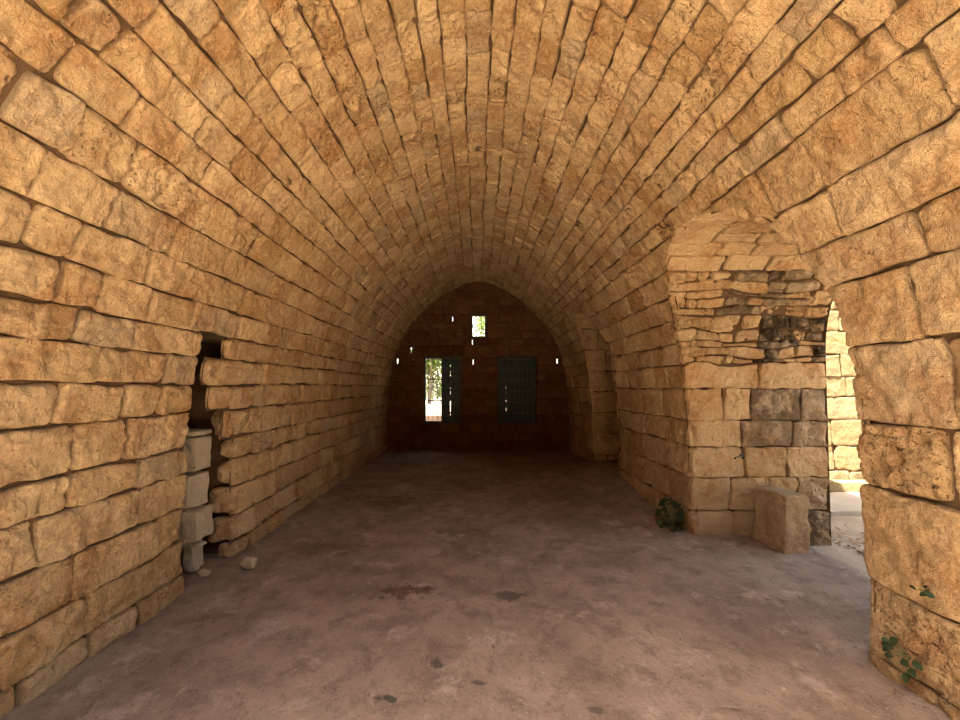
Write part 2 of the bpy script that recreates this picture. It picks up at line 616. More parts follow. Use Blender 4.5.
# ---- right side, up to the crown of the arch
seed = 0
for heights, a, z, lens in ((NEAR_H, const(MOUTH), fv(arch_near(ARCH), .003), (0.38, 0.72)),
                            (FAR_H, fv(arch_far(ARCH), .002), fv(arch_near(NICHE), .012), (0.26, 0.62)),
                            (FAR_H, fv(arch_far(NICHE), .002), const(BACK + .03), (0.3, 0.6))):
    lines = []
    for h in heights:
        seed += 1
        lines.append(const(vh(h)) if h in (0, SPLIT, TOPH) else course_line(vh(h), seed, 0.010))
    for i in range(len(heights) - 1):
        mb = mb_r if heights[i] < SPLIT - 0.01 else mb_c
        lay_course(mb, vault_map, lines[i], lines[i + 1], a, z, res_vault, lens if heights[i] < 2.5 else (0.22, 0.5), gap=0.0035,
                   r=0.018)

# ---- left side: slit doorway between NEARJ and the ragged far jamb
SLOT_TOP = 2.02
NEARJ = 3.13


def slot_far(h):
    h = np.asarray(h, float)
    return np.interp(h, [0, 1.05, 1.3, 1.62, 1.84, 1.90, 2.02], [3.74, 3.72, 3.55, 3.27, 3.19, 3.46, 3.46])


lines = []
for h in LEFT_H:
    seed += 1
    v = VT - vh(h)
    lines.append(const(v) if h in (0, SPLIT, SLOT_TOP) else course_line(v, seed, 0.010))
for i in range(len(LEFT_H) - 1):
    h0, h1 = LEFT_H[i], LEFT_H[i + 1]
    mb = mb_l if h0 < SPLIT - 0.01 else mb_c
    lens = (0.24, 0.56) if h0 < 2 else (0.2, 0.46)
    if h0 < SLOT_TOP - 0.01:
        jag = rng.uniform(-0.05, 0.05)
        nj = (lambda k: (lambda v: NEARJ + k + np.zeros_like(np.asarray(v, float))))(rng.uniform(-0.015, 0.015))
        lay_course(mb, vault_map, lines[i + 1], lines[i], const(MOUTH), nj, res_vault, (0.26, 0.62), r=0.02, rc=0.035)
        ff = 3.745 if h1 < 1.13 else float(slot_far(0.5 * (h0 + h1))) + jag * .6
        lay_course(mb, vault_map, lines[i + 1], lines[i], const(ff), const(BACK + .03), res_vault, lens, r=0.026, rc=0.05)
    else:
        lay_course(mb, vault_map, lines[i + 1], lines[i], const(MOUTH), const(BACK + .03), res_vault, lens, r=0.018)

# ---- vault ring courses over the crown
va, vz = vh(TOPH), VT - vh(LEFT_H[-1])
vs = [va]
while vs[-1] < vz - 0.24:
    mid = abs(vs[-1] - VT / 2) / (VT / 2)
    vs.append(vs[-1] + rng.uniform(0.145, 0.195) + 0.05 * mid)
vs[-1] = vs[-1]
vs.append(vz)
lines = [const(va)] + [course_line(v, 100 + i, 0.014) for i, v in enumerate(vs[1:-1])] + [lines[-1]]
for i in range(len(vs) - 1):
    lay_course(mb_c, vault_map, lines[i], lines[i + 1], const(MOUTH), const(BACK + .03), res_vault, (0.15, 0.40), gap=0.003, r=0.016,
               rc=0.03, amp=0.013, prot=0.014)

wall_right = struct(mb_r.build('wall_right', [M_STONE, M_MORTAR]))
wall_left = struct(mb_l.build('wall_left', [M_STONE, M_MORTAR]))
ceiling = struct(mb_c.build('ceiling', [M_STONE, M_MORTAR]))


# ------------------------------------------------------------------ archway passage and niche
def opening_map(A, xo):
    """surface of the reveal: v = arc length from the far foot over the crown to the near foot, u = 0..1 from room face to xo"""
    th = np.linspace(0, math.pi, 181)
    pts = [(A['c'] + A['w'], -0.16)]
    n = 80
    fr = A['far']; nr = A['near']
    a = np.linspace(0, math.pi / 2, n)
    for k in a:
        pts.append((A['c'] + A['w'] * math.cos(k) ** (2 / fr), A['s'] + A['r'] * math.sin(k) ** (2 / fr)))
    for k in a[::-1][1:]:
        pts.append((A['c'] - A['w'] * math.cos(k) ** (2 / nr), A['s'] + A['r'] * math.sin(k) ** (2 / nr)))
    pts.append((A['c'] - A['w'], -0.16))
    pts = np.array(pts)
    ac = np.concatenate([[0], np.cumsum(np.linalg.norm(np.diff(pts, axis=0), axis=1))])
    # resample evenly
    L = ac[-1]; g = np.linspace(0, L, 400)
    Yc, Zc = np.interp(g, ac, pts[:, 0]), np.interp(g, ac, pts[:, 1])
    ty, tz = np.gradient(Yc, g), np.gradient(Zc, g)
    ln = np.hypot(ty, tz); ny, nz = -tz / ln, ty / ln

    def f(u, v):
        y, z = np.interp(v, g, Yc), np.interp(v, g, Zc)
        P = np.stack([u, y, z], -1)
        N = np.stack([np.zeros_like(y), np.interp(v, g, ny), np.interp(v, g, nz)], -1)
        return P, N

    def u0(v):
        return xw(np.interp(v, g, Zc)) - 0.004
    return f, u0, L, (g, Yc, Zc)


XO = 3.72
fa, ua, LA, (ga, Ya, Za) = opening_map(ARCH, XO)
mb = MB()


def arc_of(h, far=True):
    n = len(ga) // 2
    # crown index
    k = int(np.argmax(Za))
    if far:
        return float(np.interp(h, Za[:k], ga[:k]))
    return float(np.interp(-h, -Za[k:], ga[k:]))


def soot(um, vm):
    h = float(np.interp(vm, ga, Za)); x = um
    k = rng.uniform(0, 0.3)
    if x > 2.95 and 1.83 < h < 2.25 and rng.random() < 0.75: k = rng.uniform(1.7, 2.0)
    elif x > 3.0 and 0.95 < h < 1.5 and rng.random() < 0.8: k = rng.uniform(1.45, 1.75)
    elif x > 2.55 and 2.25 < h < 2.75 and rng.random() < 0.4: k = rng.uniform(1.5, 1.9)
    elif x > 3.1 and h < 0.3: k = 1.75
    elif h < 1.0 and rng.random() < .4: k = rng.uniform(.4, 1)
    return dict(kind=k)


vs = [0.0] + [arc_of(h) for h in FAR_H[1:7]]
while vs[-1] < arc_of(2.72):
    vs.append(vs[-1] + rng.uniform(0.06, 0.15))
crown = float(ga[int(np.argmax(Za))])
while vs[-1] < arc_of(2.70, False) - 0.2:
    vs.append(vs[-1] + rng.uniform(0.13, 0.19))
vs += [arc_of(h, False) for h in (2.70, 2.44, 2.20, 1.83, 1.40, 1.03, .49, .08, -.16)]
for i in range(len(vs) - 1):
    rubble = arc_of(1.83) - 0.01 < vs[i] < arc_of(2.72)
    nearside = vs[i] >= crown
    lb = const(vs[i]) if i == 0 else course_line(vs[i], 300 + i, 0.032 if rubble else 0.006, 3.0 if rubble else 1)
    lt = const(vs[i + 1]) if i == len(vs) - 2 else course_line(vs[i + 1], 301 + i, 0.032 if arc_of(1.83) - 0.01 < vs[i + 1] < arc_of(2.72) else 0.006,
                                                             3.0 if arc_of(1.83) - 0.01 < vs[i + 1] < arc_of(2.72) else 1)
    # first stone of each course is a larger dressed quoin
    lay_course(mb, fa, lb, lt, ua, const(XO), lambda u: 0.016 if not nearside else 0.04, (0.10, 0.40) if rubble else (0.26, 0.6), step=soot,
               gap=0.005 if rubble else 0.004, r=0.016, rc=0.03 if rubble else 0.025, prot=0.026 if rubble else 0.007,
               amp=0.022 if rubble else 0.011)
struct(mb.build('wall_archway', [M_PIER, M_MORTAR]))

XN = 2.85
fn, un, LN, (gn, Yn, Zn) = opening_map(NICHE, XN)
mb = MB()
n_ = 17
vs = list(np.linspace(0, LN, n_ + 1))
for i in range(n_):
    lay_course(mb, fn, const(vs[i]), const(vs[i + 1]), un, const(XN), lambda u: 0.04, (0.3, 0.5), r=0.02)


def niche_back(u, v):
    return np.stack([np.full_like(u, XN - 0.02), u, v], -1), np.stack([-np.ones_like(u), np.zeros_like(u), np.zeros_like(u)], -1)


hs = np.linspace(0, 2.98, 11)
an, af = arch_near(NICHE), arch_far(NICHE)
for i in range(10):
    lay_course(mb, niche_back, const(hs[i]), const(hs[i + 1]), an, af, lambda u: 0.05, (0.3, 0.55), r=0.02)
struct(mb.build('wall_niche', [M_STONE, M_MORTAR]))

# ------------------------------------------------------------------ doorway slit in the left wall: recess lining
mb = MB()
SX0, SX1 = -2.2, -3.05


def rec_far(u, v):      # far side of the recess, facing the camera
    return np.stack([-u, np.full_like(u, 3.735), v], -1), np.stack([np.zeros_like(u), -np.ones_like(u), np.zeros_like(u)], -1)


def rec_back(u, v):
    return np.stack([np.full_like(u, SX1), u, v], -1), np.stack([np.ones_like(u), np.zeros_like(u), np.zeros_like(u)], -1)


def rec_near(u, v):
    return np.stack([-u, np.full_like(u, NEARJ), v], -1), np.stack([np.zeros_like(u), np.ones_like(u), np.zeros_like(u)], -1)


for i in range(8):
    h0, h1 = LEFT_H[i], LEFT_H[i + 1]
    stone(mb, rec_far, const(2.238), const(2.19 + rng.uniform(0.20, 0.38)), const(h0 + .004), const(h1 - .004), 0.018, r=0.045, rc=0.09, gap=0.006,
          amp=0.02, kind=.55, tone=.6, back=False)
    lay_course(mb, rec_back, const(h0), const(h1), const(3.0), const(3.9), lambda u: 0.05, (0.25, 0.4), r=0.03)
    lay_course(mb, rec_near, const(h0), const(h1), const(2.29), const(3.05), lambda u: 0.05, (0.3, 0.5), r=0.02)
mb.add([(-2.3, 3.85, -.05), (-3.1, 3.85, -.05), (-3.1, 3.85, 2.05), (-2.3, 3.85, 2.05)], [(0, 1, 2, 3)], 1)
mb.add([(-2.15, 3.0, 2.0), (-3.1, 3.0, 2.0), (-3.1, 3.9, 2.0), (-2.15, 3.9, 2.0)], [(0, 1, 2, 3)], 1)
struct(mb.build('wall_recess', [M_STONE, M_MORTAR]))

# ------------------------------------------------------------------ back wall with its three windows
WIN = [(-1.36, -0.44, 0.675, 2.33), (0.50, 1.46, 0.675, 2.33), (-0.19, 0.23, 2.80, 3.42)]
BACK_H = [-.12, .2, .42, .675, .88, 1.08, 1.30, 1.50, 1.72, 1.93, 2.13, 2.33, 2.62, 2.80, 3.0, 3.2, 3.42, 3.62, 3.82, 4.02, 4.26]
CHINKS = [(-1.68, 2.50, 0.022), (-2.02, 2.22, 0.024), (-0.12, 2.2, 0.014), (-0.64, 3.28, 0.012), (-0.14, 2.7, 0.012), (1.99, 2.22, 0.015)]


def back_map(u, v):
    return np.stack([u, np.full_like(u, BACK), v], -1), np.stack([np.zeros_like(u), -np.ones_like(u), np.zeros_like(u)], -1)


mb = MB()
for i in range(len(BACK_H) - 1):
    h0, h1 = BACK_H[i], BACK_H[i + 1]
    ed = lambda s: (lambda v: s * (xw(np.minimum(v, 4.234)) + 0.02))
    holes = sorted([(a, b) for (a, b, c, d) in WIN if c < h1 - 0.01 and d > h0 + 0.01] +
                   [(x - g / 2, x + g / 2) for (x, h, g) in CHINKS if h0 < h < h1])
    segs, cur = [], ed(-1)
    for (a, b) in holes:
        segs.append((cur, const(a))); cur = const(b)
    segs.append((cur, ed(1)))
    for (a, b) in segs:
        lens = (0.9, 1.3) if abs(h0 - 2.33) < 0.01 else (0.2, 0.5)
        lay_course(mb, back_map, const(h0), const(h1), a, b, lambda u: 0.04, lens, r=0.02, gap=0.007)
    for (x, h, g) in CHINKS:      # small packing stones leave only part of each joint open
        if h0 < h < h1:
            mb.box((x, BACK + .02, (h0 + h - .07) / 2), (g + .05, .05, h - .07 - h0 + .02), tone=.4)
            mb.box((x, BACK + .02, (h1 + h + .07) / 2), (g + .05, .05, h1 - h - .07 + .02), tone=.4)
for (a, b, c, d) in WIN:      # reveals through the thickness
    y0, y1 = BACK - 0.005, BACK + 0.42
    for q in ([(a, y0, c), (a, y1, c), (a, y1, d), (a, y0, d)], [(b, y0, c), (b, y1, c), (b, y1, d), (b, y0, d)],
              [(a, y0, c), (b, y0, c), (b, y1, c), (a, y1, c)], [(a, y0, d), (b, y0, d), (b, y1, d), (a, y1, d)]):
        mb.add(q, [(0, 1, 2, 3)], 0, tone=.3)
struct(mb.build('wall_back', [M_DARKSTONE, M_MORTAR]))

# ------------------------------------------------------------------ outside of the building: roof mass, side faces, end faces
mb = MB()
HX, HZ = 3.72, 5.0
prof = full[::6]
for y, n in ((MOUTH, -1), (BACK + 0.06, 1)):
    inner = [(x * 1.01, z) for x, z in prof]
    outer = []
    for x, z in prof:
        # projected on to the outer rectangle
        s = min(HX / max(abs(x), 1e-6), HZ / max(z, 1e-6))
        outer.append((math.copysign(HX, x) if z < 0.02 else x * s, 0.0 if z < 0.02 else z * s))
    V = [(x, y, z) for x, z in inner] + [(x, y, z) for x, z in outer]
    k = len(inner)
    mb.add(V, [(i, i + 1, k + i + 1, k + i) for i in range(k - 1)] , 0, tone=.6)
    # corner fills
    for s in (-1, 1):
        mb.add([(s * HX, y, HZ), (s * HX, y, HZ - 3.0), (s * 0.5, y, HZ)], [(0, 1, 2)], 0, tone=.6)
Y0, Y1 = MOUTH, BACK + 0.06
mb.add([(-HX, Y0, HZ), (HX, Y0, HZ), (HX, Y1, HZ), (-HX, Y1, HZ)], [(0, 1, 2, 3)], 0, tone=.5)
mb.add([(-HX, Y0, -.1), (-HX, Y1, -.1), (-HX, Y1, HZ), (-HX, Y0, HZ)], [(0, 1, 2, 3)], 0, tone=.5)
cA, wA = ARCH['c'], ARCH['w']
for (a, b, c, d) in ((Y0, cA - wA, -.1, HZ), (cA + wA, Y1, -.1, HZ)):
    mb.add([(HX, a, c), (HX, b, c), (HX, b, d), (HX, a, d)], [(0, 1, 2, 3)], 0, tone=.5)
top = [(y, z) for y, z in zip(Ya, Za) if z > ARCH['s'] - 0.02]
for (ya, za), (yb, zb) in zip(top[:-1], top[1:]):
    mb.add([(HX, ya, za), (HX, yb, zb), (HX, yb, HZ), (HX, ya, HZ)], [(0, 1, 2, 3)], 0, tone=.5)
struct(mb.build('wall_outer', [M_PALE], smooth=False))


# ------------------------------------------------------------------ floor, ground
def floor_z(x, y):
    z = 0.016 * fbm(np.stack([x * 1.1, y * 1.1, np.zeros_like(x)], -1), 3) + 0.006 * vnoise(np.stack([x * 7, y * 7, np.ones_like(x)], -1))
    m = np.exp(-((y - 6.9) / 1.5) ** 2) * np.clip((x - 0.9) / 1.5, 0, 1) ** 1.5 * 0.21
    edge = 0.022 * np.clip((np.abs(x) - 1.95) / 0.3, 0, 1)
    return z + m + edge


xs = np.concatenate([np.arange(-3.1, 3.5, 0.055)])
ys = np.concatenate([np.arange(MOUTH - 0.1, 1.5, 0.15), np.arange(1.5, 4.6, 0.04), np.arange(4.6, BACK + 0.15, 0.09)])
X, Y = np.meshgrid(xs, ys, indexing='ij')
# the earth floor stops in a worn curved edge inside the archway
lim = 3.34 - 0.10 * np.clip((4.0 - Y), 0, 2) + 0.04 * vnoise(np.stack([Y * 3, Y * 0, Y * 0], -1))
Xc = np.minimum(X, lim)
Z = floor_z(Xc, Y)
Z = np.where(X > lim, -0.14, Z)
mb = MB()
mb.grid(np.stack([Xc + np.where(X > lim, np.minimum(X - lim, 0.05), 0), Y, Z], -1))
struct(mb.build('floor', [M_FLOOR]))

mb = MB()
gx = np.concatenate([np.arange(-40, -4, 3.0), np.arange(-4, 9, 0.12), np.arange(9, 41, 3.0)])
gy = np.concatenate([np.arange(-40, -3, 3.0), np.arange(-3, 13, 0.12), np.arange(13, 60, 3.0)])
X, Y = np.meshgrid(gx, gy, indexing='ij')
Z = -0.10 + 0.022 * fbm(np.stack([X * 1.7, Y * 1.7, X * 0], -1), 4)
Z = np.where((np.abs(X) < 3.0) & (Y > MOUTH) & (Y < BACK), -0.25, Z)
mb.grid(np.stack([X, Y, Z], -1))
struct(mb.build('ground', [M_YARD]))

mb = MB()
X, Y = np.meshgrid(np.linspace(-12, 12, 60), np.linspace(-5.9, MOUTH - 0.02, 40), indexing='ij')
mb.grid(np.stack([X, Y, -0.03 + 0.015 * fbm(np.stack([X * 2, Y * 2, X * 0], -1), 3)], -1))
struct(mb.build('ground_bounce', [M_BOUNCE]))  # unseen pale ground added to bounce sunlight up onto the near vault
# unseen high wall added opposite the mouth to cut daylight reaching the back
mb = MB()
mb.box((0, -6.2, 3.5), (30, 0.6, 7.4), tone=.4)
struct(mb.build('wall_light_blocker', [M_DARKSTONE], smooth=False))

# ------------------------------------------------------------------ courtyard seen through the archway
mb = MB()


def yard_map(u, v):
    return np.stack([u, np.full_like(u, 6.55), v], -1), np.stack([np.zeros_like(u), -np.ones_like(u), np.zeros_like(u)], -1)


hh = [-.15, .22, .62, 1.05, 1.42, 1.75, 2.12, 2.5, 2.85, 3.2]
for i in range(len(hh) - 1):
    lay_course(mb, yard_map, const(hh[i]), const(hh[i + 1]), const(4.3), const(9.0), lambda u: 0.03, (0.4, 0.9), r=0.012, gap=0.005,
               amp=0.006, prot=0.006)
mb.box((6.65, 6.85, 1.52), (4.7, 0.5, 3.36), tone=.6)
struct(mb.build('wall_courtyard', [M_PALE, M_MORTAR]))


def rough_block(mb, c, s, res=0.03, seed=0, r=0.02, amp=0.008, rot=None, tone=.5, kind=.2, wear=0.0, mat=0):
    """a weathered block with rounded, chipped edges"""
    sx, sy, sz = s
    off = np.random.default_rng(seed).uniform(-50, 50, 3)
    dims = np.array(s) / 2
    for ax in range(3):
        for sg in (-1, 1):
            i, j = [k for k in range(3) if k != ax]
            na, nb = max(4, int(s[i] / res)), max(4, int(s[j] / res))
            A, B = np.meshgrid(np.linspace(-1, 1, na + 1), np.linspace(-1, 1, nb + 1), indexing='ij')
            P = np.zeros(A.shape + (3,))
            P[..., i] = A * dims[i]; P[..., j] = B * dims[j]; P[..., ax] = sg * dims[ax]
            inner = np.clip(P, -(dims - r), dims - r)
            dlt = P - inner
            n = np.linalg.norm(dlt, axis=-1, keepdims=True)
            Q = inner + dlt / np.maximum(n, 1e-9) * r
            dirn = dlt / np.maximum(n, 1e-9)
            k = amp * fbm(Q * 9 + off, 3) + amp * 0.4 * vnoise(Q * 40 + off)
            Q = Q + dirn * k[..., None]
            if rot is not None:
                Q = Q @ np.array(rot).T
            if sg * (1 if ax != 1 else -1) < 0:
                Q = Q[::-1]
            mb.grid(Q + np.array(c), mat, tone=tone, kind=kind, wear=wear)


def rot_xyz(a, b, c):
    return np.array(Matrix.Rotation(c, 3, 'Z') @ Matrix.Rotation(b, 3, 'Y') @ Matrix.Rotation(a, 3, 'X'))


mb = MB()
rough_block(mb, (5.6, 5.75, -0.10), (2.0, 0.95, 0.14), 0.08, 5, 0.02, 0.006)
tag(mb.build('paving_slab', [M_CONC], origin=(5.6, 5.75, -0.17)), 'pale flat slab on the courtyard ground seen through the archway', 'slab')
mb = MB()
rough_block(mb, (5.6, 6.34, 0.0), (2.6, 0.22, 0.22), 0.06, 6, 0.02, 0.008)
tag(mb.build('stone_kerb', [M_PALE, M_MORTAR], origin=(5.6, 6.34, -0.11)), 'low stone kerb along the foot of the sunlit courtyard wall', 'kerb')


def leaf(mb, c, d, up, L, Wd, tone=.5, cup=0.15, n=5):
    """one leaf blade with a folded midrib"""
    d = np.array(d, float); d /= np.linalg.norm(d)
    sdir = np.cross(d, up); sdir /= np.linalg.norm(sdir) + 1e-9
    nn = np.cross(sdir, d)
    V, F = [], []
    for i in range(n + 1):
        s = i / n
        wd = Wd * 0.5 * math.sin(math.pi * min(1, s * 0.93 + 0.05)) ** 0.7
        bend = -cup * L * s * s
        for k in (-1, 0, 1):
            V.append(np.array(c) + d * L * s + sdir * wd * k + nn * (bend + (0.22 * wd if k else 0)))
    for i in range(n):
        for k in (0, 1):
            a = i * 3 + k
            F.append((a, a + 1, a + 4, a + 3))
    mb.add(V, F, 0, tone=tone)


# dry litter on the courtyard ground
mb = MB()
lr = np.random.default_rng(21)
for k in range(900):
    if lr.random() < .6:
        x, y = lr.normal(4.0, 0.3), lr.normal(3.95, 0.45)
    else:
        x, y = lr.normal(5.6, 0.6), lr.normal(6.05, 0.10)
        if y > 6.14: continue
    if x < 3.80: continue
    z = -0.085 + lr.uniform(0, 0.035)
    a = lr.uniform(0, 6.28)
    leaf(mb, (x, y, z), (math.cos(a), math.sin(a), lr.normal(0, .25)), (lr.normal(0, .3), lr.normal(0, .3), 1), lr.uniform(.03, .07), lr.uniform(.015, .035), lr.random(), .2, 3)
tag(mb.build('dry_leaf_litter', [M_DRY]), 'brown dry leaf litter strewn over the courtyard ground past the archway', 'leaf litter', kind='stuff')

# ------------------------------------------------------------------ standing stone block against the pier
mb = MB()
rough_block(mb, (0, 0, 0.275), (0.27, 0.38, 0.57), 0.022, 9, 0.022, 0.012, rot_xyz(0, R(1.5), R(8)), tone=.35, kind=.55)
o = mb.build('stone_block', [M_STONE, M_MORTAR])
o.location = (3.01, 4.03, 0.0)
tag(o, 'squared upright stone block standing against the archway pier', 'stone block')

# ------------------------------------------------------------------ stones stacked in the doorway slit
SLOT = [  # name, centre, size, label, tone
    ('rubble_block', (-2.59, 3.545, 1.01), (0.34, 0.24, 0.29), 'pale squared block topmost in the stack filling the left wall slit', .5, (0, 0, R(4))),
    ('rubble_block', (-2.60, 3.545, 0.695), (0.30, 0.24, 0.285), 'pale rounded block second from the top of the slit stack', .7, (0, R(3), R(-5))),
    ('rubble_block', (-2.57, 3.54, 0.40), (0.36, 0.25, 0.26), 'wide grey block third from the top of the slit stack', .3, (0, R(-1), R(3))),
    ('upright_rubble_stone', (-2.68, 3.55, 0.13), (0.13, 0.16, 0.24), 'narrow upright stone at the stack foot, touching the near jamb', .4, (0, R(4), 0)),
    ('upright_rubble_stone', (-2.49, 3.55, 0.12), (0.09, 0.14, 0.22), 'slim upright stone at the stack foot beside the dark gap', .6, (0, R(-6), 0)),
    ('flat_stone_chip', (-2.47, 3.47, 0.250), (0.24, 0.10, 0.02), 'thin white stone chip wedged under the wide grey block', .95, (0, R(2), 0)),
    ('flat_stone_slab', (-2.60, 3.55, 1.185), (0.34, 0.26, 0.05), 'thin grey slab lying on top of the slit stack', .5, (0, R(-1), 0)),
]
for i, (nm, c, s, lb, tn, rt) in enumerate(SLOT):
    mb = MB()
    rough_block(mb, c, s, 0.025, 40 + i, min(0.014, s[2] * .35), min(0.010, s[2] * .1), rot_xyz(*rt), tone=tn, kind=.4)
    tag(mb.build(nm, [M_BLOCK, M_MORTAR], origin=(c[0], c[1], c[2] - s[2] / 2)), lb, 'stone', 'stones stacked in the wall slit')


def pebble(c, s, seed, name, label, cat='stone', group=None, mat=None, tone=.6):
    mb = MB()
    off = np.random.default_rng(seed).uniform(-50, 50, 3)
    n = 14
    th = np.linspace(0, math.pi, n); ph = np.linspace(0, 2 * math.pi, 2 * n)
    T, Pp = np.meshgrid(th, ph, indexing='ij')
    D = np.stack([np.sin(T) * np.cos(Pp), np.sin(T) * np.sin(Pp), np.cos(T)], -1)
    D = np.sign(D) * np.abs(D) ** 0.75
    k = 1 + 0.22 * vnoise(D * 1.6 + off) + 0.07 * vnoise(D * 5 + off)
    mb.grid(D * k[..., None] * np.array(s) / 2, tone=tone, kind=.3)
    o = mb.build(name, [mat or M_BLOCK])
    o.location = c
    return tag(o, label, cat, group)


pebble((-1.99, 3.53, 0.065), (0.13, 0.10, 0.085), 3, 'loose_stone', 'loose fist-sized stone on the floor before the left wall slit', 'stone')
pebble((-2.28, 3.38, 0.045), (0.09, 0.08, 0.05), 4, 'stone_fragment', 'flat stone fragment at the foot of the slit stack', 'stone')
pebble((-2.42, 3.45, 0.05), (0.10, 0.07, 0.06), 8, 'stone_fragment', 'small stone fragment deep inside the left wall slit', 'stone')
PB = [((0.67, 2.42), 0.016, 'pale grit pebble right of the dark floor stains'), ((1.36, 2.42), 0.014, 'white pebble alone on the floor toward the right pier'),
      ((1.62, 2.18), 0.020, 'white pebble lying near the foot of the right pier'), ((-1.15, 2.55), 0.022, 'dark pebble on the floor beside the near left wall'),
      ((-0.05, 2.55), 0.018, 'grey pebble between the two floor stains and the camera')]
for i, ((x, y), s, lb) in enumerate(PB):
    z = float(floor_z(np.array([x]), np.array([y]))[0])
    pebble((x, y, z + s * .3), (s * 1.3, s, s * .8), 60 + i, 'pebble', lb, 'pebble', 'pebbles scattered on the floor', M_CONC if 'dark' not in lb else M_BARK)


# ------------------------------------------------------------------ plants rooted in the walls
def wild_plant(name, base, n, spread, height, size, outward, label, seed, flat=False):
    r = random.Random(seed)
    root = thing(name, base, label, 'plant', None)
    st, fo = MB(), MB()
    outw = np.array(outward, float)
    for k in range(n):
        a = r.uniform(0, 6.28)
        rad = spread * math.sqrt(r.random())
        lat = np.cross(outw, (0, 0, 1))
        tip = lat * rad * math.cos(a) + outw * (0.03 + abs(r.gauss(0, .05)) * (0.4 if flat else 1)) + np.array([0, 0, height * (0.5 + 0.5 * math.sin(a)) if not flat else rad * math.sin(a)])
        b0 = lat * rad * 0.15 * math.cos(a)
        mid = (b0 + tip) / 2 + outw * 0.03
        s_ = np.linspace(0, 1, 5)[:, None]
        pts = (1 - s_) ** 2 * b0 + 2 * s_ * (1 - s_) * mid + s_ ** 2 * tip
        st.tube(pts, np.linspace(0.0028, 0.0015, 5), 6)
        d = outw * r.uniform(0.1, .6) + lat * math.cos(a) + np.array([0, 0, r.uniform(-.5, .4)])
        L = size * r.uniform(.65, 1.25)
        leaf(fo, tip, d, outw + np.array([0, 0, .8]), L, L * r.uniform(.75, .95), r.random(), .2, 6)
    st.build('stem', [M_STEM], root); fo.build('foliage', [M_LEAF], root)
    return root


wild_plant('wild_plant', (2.21, 4.50, 0.03), 64, 0.15, 0.30, 0.06, (-1, -0.25, 0), 'dark green leafy weed at the wall foot left of the pier corner', 5)
wild_plant('wall_weed', (2.245, 2.13, 0.20), 9, 0.085, 0.05, 0.042, (-1, -0.1, 0), 'round-leaved weed low on the near right pier joint', 8, flat=True)
wild_plant('wall_weed', (2.25, 2.03, 0.58), 4, 0.04, 0.03, 0.032, (-1, -0.1, 0), 'tiny green sprout higher on the near right pier', 9, flat=True)
wild_plant('wall_weed', (2.72, 4.235, 0.86), 5, 0.04, 0.05, 0.03, (-0.1, -1, 0), 'little green tuft in a joint above the standing block', 10, flat=True)

# twig on the floor
mb = MB()
tw = np.array([(1.12, 1.99, 0.025), (1.20, 2.03, 0.02), (1.27, 2.02, 0.024), (1.33, 1.98, 0.02)])
mb.tube(tw, [0.003, 0.004, 0.004, 0.002], 6)
tag(mb.build('twig', [M_BARK], origin=tuple(tw[0])), 'thin dry twig on the floor near the right pier', 'twig')


# ------------------------------------------------------------------ windows
def frame(mb, a, b, c, d, y, t=0.05, dp=0.06):
    mb.box(((a + b) / 2, y, d - t / 2), (b - a, dp, t)); mb.box(((a + b) / 2, y, c + t / 2), (b - a, dp, t))
    mb.box((a + t / 2, y, (c + d) / 2), (t, dp, d - c - 2 * t)); mb.box((b - t / 2, y, (c + d) / 2), (t, dp, d - c - 2 * t))


def shutter(parent, x0, x1, c, d, y, slits):
    """sheet steel leaf with ledges; slits = list of (x, z0, z1) gaps"""
    mb = MB()
    xs_ = sorted({x0, x1} | {s[0] for s in slits} | {s[0] + 0.022 for s in slits})
    for a, b in zip(xs_[:-1], xs_[1:]):
        sl = sorted([s for s in slits if abs(s[0] - a) < 1e-6], key=lambda s: s[1])
        z = c
        for s in sl:
            if s[1] > z: mb.box(((a + b) / 2, y, (z + s[1]) / 2), (b - a, 0.02, s[1] - z))
            z = s[2]
        mb.box(((a + b) / 2, y, (z + d) / 2), (b - a, 0.02, d - z))
    leafo = mb.build('shutter', [M_GREEN], parent, smooth=False)
    m2 = MB()
    for z in (c + 0.12, (c + d) / 2, d - 0.12):
        m2.box(((x0 + x1) / 2, y - 0.022, z), (x1 - x0 - 0.02, 0.024, 0.06))
    m2.build('rail', [M_GREEN], leafo, smooth=False)
    for z in (c + 0.25, d - 0.25):
        m3 = MB(); m3.tube([(x1 - 0.008, y - 0.03, z - .05), (x1 - 0.008, y - 0.03, z), (x1 - 0.008, y - 0.03, z + .05)], 0.012, 8)
        m3.build('hinge', [M_IRON], leafo)
    return leafo


def bars(parent, xs_, zs_, a, b, c, d, y, rad=0.008, mat=None):
    mat = mat or M_IRON
    for x in xs_:
        m = MB(); m.tube([(x, y, c), (x, y, (c + d) / 2), (x, y, d)], rad, 8); m.build('bar', [mat], parent)
    for z in zs_:
        m = MB(); m.box(((a + b) / 2, y - 0.014, z), (b - a, 0.008, 0.03)); m.build('cross_bar', [mat], parent, smooth=False)


def window(n, a, b, c, d):
    o = bpy.data.objects.new('window_%d' % n, None); C.objects.link(o)
    o['kind'] = 'structure'
    return o


a, b, c, d = WIN[0]
w1 = window(1, a, b, c, d)
m = MB(); frame(m, a, b, c, d, BACK + 0.10, 0.045); m.build('frame', [M_GREEN], w1, smooth=False)
shutter(w1, -0.92, b - 0.045, c + 0.045, d - 0.045, BACK + 0.06,
        [(-0.70, c + .13, c + .22), (-0.70, c + .28, c + .55), (-0.70, c + .72, c + .88), (-0.70, d - .48, d - .36), (-0.70, d - .25, d - .17)])
bars(w1, np.arange(a + 0.09, b, 0.115), (c + 0.55, c + 1.1), a + .05, b - .05, c + .04, d - .04, BACK + 0.30, 0.007)

